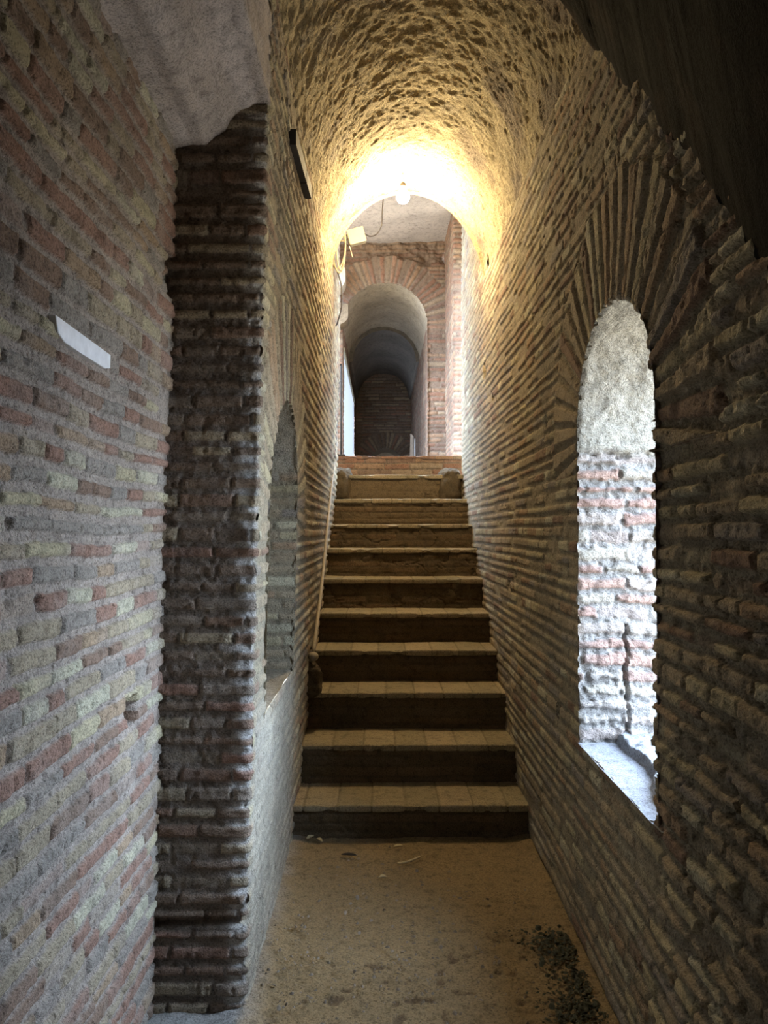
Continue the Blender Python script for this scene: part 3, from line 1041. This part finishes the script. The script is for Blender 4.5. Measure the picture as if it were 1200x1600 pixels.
# ------------------------------------------------------------------ handrail on the left wall
rail = empty('handrail', (-0.38, 4.35, 0.80), 'thin dusty handrail running up the left side of the stairs with a ball end', 'handrail')
R0 = [(-0.380, 4.36, 0.815), (-0.380, 4.75, 1.03), (-0.382, 5.15, 1.27), (-0.382, 5.70, 1.69), (-0.380, 6.26, 2.07)]
bm = bmesh.new()
tube(bm, smooth_path(R0, 8), 0.011, 12)
bm_object('rail', bm, M_rail, rail)
bm = bmesh.new()
tube(bm, smooth_path([(-0.380, 6.26, 2.07), (-0.380, 6.50, 2.35), (-0.378, 6.72, 2.64), (-0.374, 6.82, 2.83), (-0.366, 6.86, 2.85)], 6), 0.010, 10)
bm_object('upper_rail', bm, M_iron, rail)
bm = bmesh.new()
bmesh.ops.create_uvsphere(bm, u_segments=20, v_segments=12, radius=0.030)
for v in bm.verts: v.co = Vector((v.co.x, v.co.y, v.co.z * 0.85)) + Vector((-0.380, 4.35, 0.795))
bm_object('ball_end', bm, M_rail, rail)
for (y, z) in ((4.46, 0.855), (5.45, 1.47), (6.74, 2.60)):
    bm = bmesh.new()
    tube(bm, smooth_path([(-0.380, y, z + 0.015), (-0.385, y, z - 0.02), (-0.40, y, z - 0.03), (-0.45, y, z - 0.03)]), 0.006, 8)
    bm_object('bracket', bm, M_iron, rail)
# post at the head of the stairs
post = empty('rail_post', (-0.365, 7.05, LZ), 'dark iron post standing at the head of the stairs beside the handrail', 'post')
bm = bmesh.new()
tube(bm, [(-0.365, 7.05, LZ), (-0.365, 7.05, 3.04)], 0.009, 8)
bm_object('upright', bm, M_iron, post)
bm = bmesh.new()
tube(bm, smooth_path([(-0.365, 7.05, 3.03), (-0.385, 7.04, 3.035), (-0.405, 7.03, 3.03), (-0.408, 7.03, 2.97)]), 0.009, 8)
bm_object('hooked_top', bm, M_iron, post)
bm = bmesh.new()
block(bm, (-0.405, 7.0, LZ - 0.004), (-0.325, 7.10, LZ + 0.012), 0.003)
bm_object('base_plate', bm, M_iron, post, False)

# iron strip at the springing of the vault
strip = empty('iron_strip', (-0.36, 3.3, 3.05), 'dark flat iron bar fixed along the top of the left wall below the vault', 'bar')
bm = bmesh.new()
for (a, b) in (((-0.352, 2.98, 3.015), (-0.350, 3.38, 3.05)), ((-0.350, 3.40, 3.052), (-0.348, 3.60, 3.07))):
    a, b = Vector(a), Vector(b)
    q = []
    for p in (a, b):
        for dx in (-0.03, 0.020):
            for dz in (0.0, 0.062):
                q.append(bm.verts.new(p + Vector((dx, 0, dz))))
    for f in ((0, 1, 3, 2), (4, 6, 7, 5), (0, 4, 5, 1), (2, 3, 7, 6), (0, 2, 6, 4), (1, 5, 7, 3)):
        bm.faces.new([q[i] for i in f])
bm_object('bar', bm, M_iron, strip, False)
bm = bmesh.new()
tube(bm, [(-0.42, 3.39, 3.085), (-0.335, 3.39, 3.085), (-0.332, 3.385, 3.105)], 0.005, 6)
bm_object('pin', bm, M_pale, strip)

# marble piece set in the near left wall
bm = bmesh.new()
prof = [(1.572, 1.945), (1.895, 1.936), (1.895, 1.902), (1.86, 1.895), (1.70, 1.897), (1.62, 1.900), (1.588, 1.912)]
f0 = [bm.verts.new((-0.72 + 0.02025 * z + 0.013, y, z)) for y, z in prof]
f1 = [bm.verts.new((-0.72 + 0.02025 * z - 0.03, y, z)) for y, z in prof]
bm.faces.new(f0); bm.faces.new(f1[::-1])
for k in range(len(prof)):
    bm.faces.new((f0[k], f1[k], f1[(k + 1) % len(prof)], f0[(k + 1) % len(prof)]))
bmesh.ops.bevel(bm, geom=bm.edges[:], offset=0.0015, segments=1, affect='EDGES')
tag(bm_object('marble_strip', bm, M_marble, None, False, (-0.68, 1.73, 1.90)), 'narrow white marble strip set among the bricks of the near left wall', 'stone strip')

# corbels by the far arch
for (z, x1, hh, mat, lab) in ((4.13, -0.415, 0.26, M_stone, 'brown stone corbel with a pale rounded underside left of the far arch'),
                              (4.58, -0.455, 0.28, M_pale, 'pale rounded stone corbel above the brown one left of the far arch')):
    bm = bmesh.new()
    bot = []
    for s_ in range(12):
        a = (math.pi / 2) * s_ / 11
        bot.append((x1 - 0.14 * (1 - math.sin(a)), z + hh * 0.45 * (1 - math.cos(a))))
    pr = [(-0.66, z)] + bot + [(x1, z + hh), (-0.66, z + hh)]
    q0 = [bm.verts.new((x, 9.72, zz)) for x, zz in pr]
    q1 = [bm.verts.new((x, 10.02, zz)) for x, zz in pr]
    bm.faces.new(q0); bm.faces.new(q1[::-1])
    for k in range(len(pr)):
        bm.faces.new((q0[k], q1[k], q1[(k + 1) % len(pr)], q0[(k + 1) % len(pr)]))
    tag(bm_object('stone_corbel', bm, mat, None, False, (-0.56, 9.87, z)), lab, 'corbel', 'corbels by the far arch')

# corrugated sheet along the left of the far passage
sheet = empty('corrugated_sheet', (FC - FR - 0.02, 12.5, LZ), 'tall bluish white corrugated sheet closing the left side of the far passage', 'sheet')
ys, zs = np.arange(10.40, 14.66, 0.02), np.array([LZ - 0.01, 2.8, 3.4, 3.96])
Yg, Zg = np.meshgrid(ys, zs, indexing='ij')
grid_mesh('fluted_panel', np.stack([FC - FR - 0.02 + 0.018 * np.sin(Yg * 2 * math.pi / 0.22), Yg, Zg], -1), surf4(Yg * 0, Yg * 0), M_sheet, parent=sheet)
bm = bmesh.new()
block(bm, (FC - FR - 0.05, 10.38, 3.95), (FC - FR + 0.02, 14.68, 3.99), 0.004)
bm_object('top_rail', bm, M_box, sheet, False)

# white post on the right of the far passage
wp = empty('white_barrier', (0.50, 12.3, LZ), 'narrow white barrier post on the right of the far passage', 'post')
bm = bmesh.new()
a = [bm.verts.new(p) for p in ((0.455, 12.3, LZ), (0.53, 12.3, LZ), (0.525, 12.3, 3.02), (0.49, 12.3, 3.06), (0.475, 12.3, 3.06))]
b = [bm.verts.new(v.co + Vector((0, 0.04, 0))) for v in a]
bm.faces.new(a); bm.faces.new(b[::-1])
for k in range(5):
    bm.faces.new((a[k], b[k], b[(k + 1) % 5], a[(k + 1) % 5]))
bm_object('panel', bm, M_pale, wp, False)
bm = bmesh.new()
tube(bm, [(0.545, 12.28, LZ), (0.545, 12.28, 2.98)], 0.012, 8)
bm_object('upright', bm, M_marble, wp)

# ------------------------------------------------------------------ litter on the floor
def ground(px, py):
    s = (py - 830) / EYE
    return (px - 595) / s, 1202 / s


def leaf(px, py, length, width, ang, curl, mat, label, name='dry_leaf', cat='leaf', group=None):
    x, y = ground(px, py)
    bm = bmesh.new()
    rows = []
    for i in range(9):
        t = i / 8
        w = width * math.sin(math.pi * min(1, t * 0.93 + 0.04)) ** 0.8 * 0.5
        r = []
        for j in (-1, -0.5, 0, 0.5, 1):
            lx, ly = (t - 0.5) * length, j * w
            lz = 0.014 + curl * (abs(j) ** 1.5) * w * 1.4 + curl * 0.2 * (t - 0.4) ** 2 * length
            r.append(bm.verts.new((lx * math.cos(ang) - ly * math.sin(ang), lx * math.sin(ang) + ly * math.cos(ang), lz)))
        rows.append(r)
    for a, b in zip(rows[:-1], rows[1:]):
        for j in range(4):
            bm.faces.new((a[j], a[j + 1], b[j + 1], b[j]))
    o = bm_object(name, bm, mat)
    o.location = (x, y, 0.002)
    so = o.modifiers.new('thickness', 'SOLIDIFY')
    so.thickness = 0.0012
    return tag(o, label, cat, group)


leaf(546, 1336, 0.075, 0.022, -0.2, 0.5, M_leafdark, 'small black leaf lying on the sandy floor near the first step', 'dark_leaf')
leaf(486, 1309, 0.05, 0.022, 0.9, 0.7, M_leaf, 'curled tan leaf near the foot of the left wall', 'dry_leaf')
leaf(500, 1313, 0.045, 0.018, 2.3, 0.8, M_leaf, 'pale crumpled leaf touching the curled tan one by the first step', 'dry_leaf')
leaf(622, 1323, 0.045, 0.018, 0.3, 0.8, M_leaf, 'crumpled leaf with a dark underside below the middle of the first step', 'dry_leaf')
leaf(598, 1371, 0.035, 0.016, 0.1, 1.0, M_leaf, 'tiny tan leaf scrap on the sand in front of the straw', 'dry_leaf')
x, y = ground(640, 1347)
bm = bmesh.new()
tube(bm, smooth_path([(x - 0.055, y - 0.01, 0.014), (x - 0.01, y, 0.018), (x + 0.03, y + 0.03, 0.020), (x + 0.06, y + 0.065, 0.018)]), [0.005, 0.006] + [0.005] * 14 + [0.003, 0.002, 0.001], 7)
tag(bm_object('straw_stalk', bm, M_straw, None, True, (x, y, 0.012)), 'pale bent straw stalk lying on the sand before the first step', 'straw')

rs = np.random.RandomState(5)


def litter(name, spots, label, cat, mat, size, n, flat=0.5):
    bm = bmesh.new()
    for (px, py, rx, ry, w) in spots:
        cx, cy = ground(px, py)
        for k in range(int(n * w)):
            x, y = cx + rs.normal() * rx, cy + rs.normal() * ry
            if x > XR - 0.03 or x < -0.40 or y > 3.74: continue
            s = size * (0.4 + rs.rand() ** 2)
            a = rs.rand() * 6.28
            tilt = rs.normal() * 0.6
            h = 0.010 + rs.rand() * 0.012
            q = []
            for (u, v) in ((-1, -0.4), (0, -0.65), (1, -0.3), (0.9, 0.4), (0, 0.6), (-0.9, 0.35)):
                q.append(bm.verts.new((x + s * (u * math.cos(a) - v * math.sin(a)), y + s * (u * math.sin(a) + v * math.cos(a)), h + tilt * s * v + flat * s * 0.3 * rs.rand())))
            top = bm.verts.new((x, y, h + s * flat))
            for i in range(6):
                bm.faces.new((q[i], q[(i + 1) % 6], top))
            bm.faces.new(q[::-1])
    o = bm_object(name, bm, mat, None, False)
    return tag(o, label, cat, kind='stuff')


litter('leaf_litter', [(880, 1485, 0.055, 0.055, 0.8), (850, 1465, 0.06, 0.04, 0.35)], 'dark green mossy litter patch on the floor against the right wall', 'litter', M_moss, 0.009, 420)
litter('leaf_litter', [(905, 1578, 0.06, 0.08, 1.1), (908, 1532, 0.05, 0.04, 0.4)], 'larger dark mossy litter patch nearest the viewer by the right wall', 'litter', M_moss, 0.009, 420)
litter('gravel', [(680, 1500, 0.22, 0.35, 1.0), (560, 1430, 0.15, 0.5, 0.8), (460, 1480, 0.08, 0.2, 0.3)], 'small dark stones scattered over the sandy floor', 'gravel', M_peb, 0.0065, 330, 0.9)
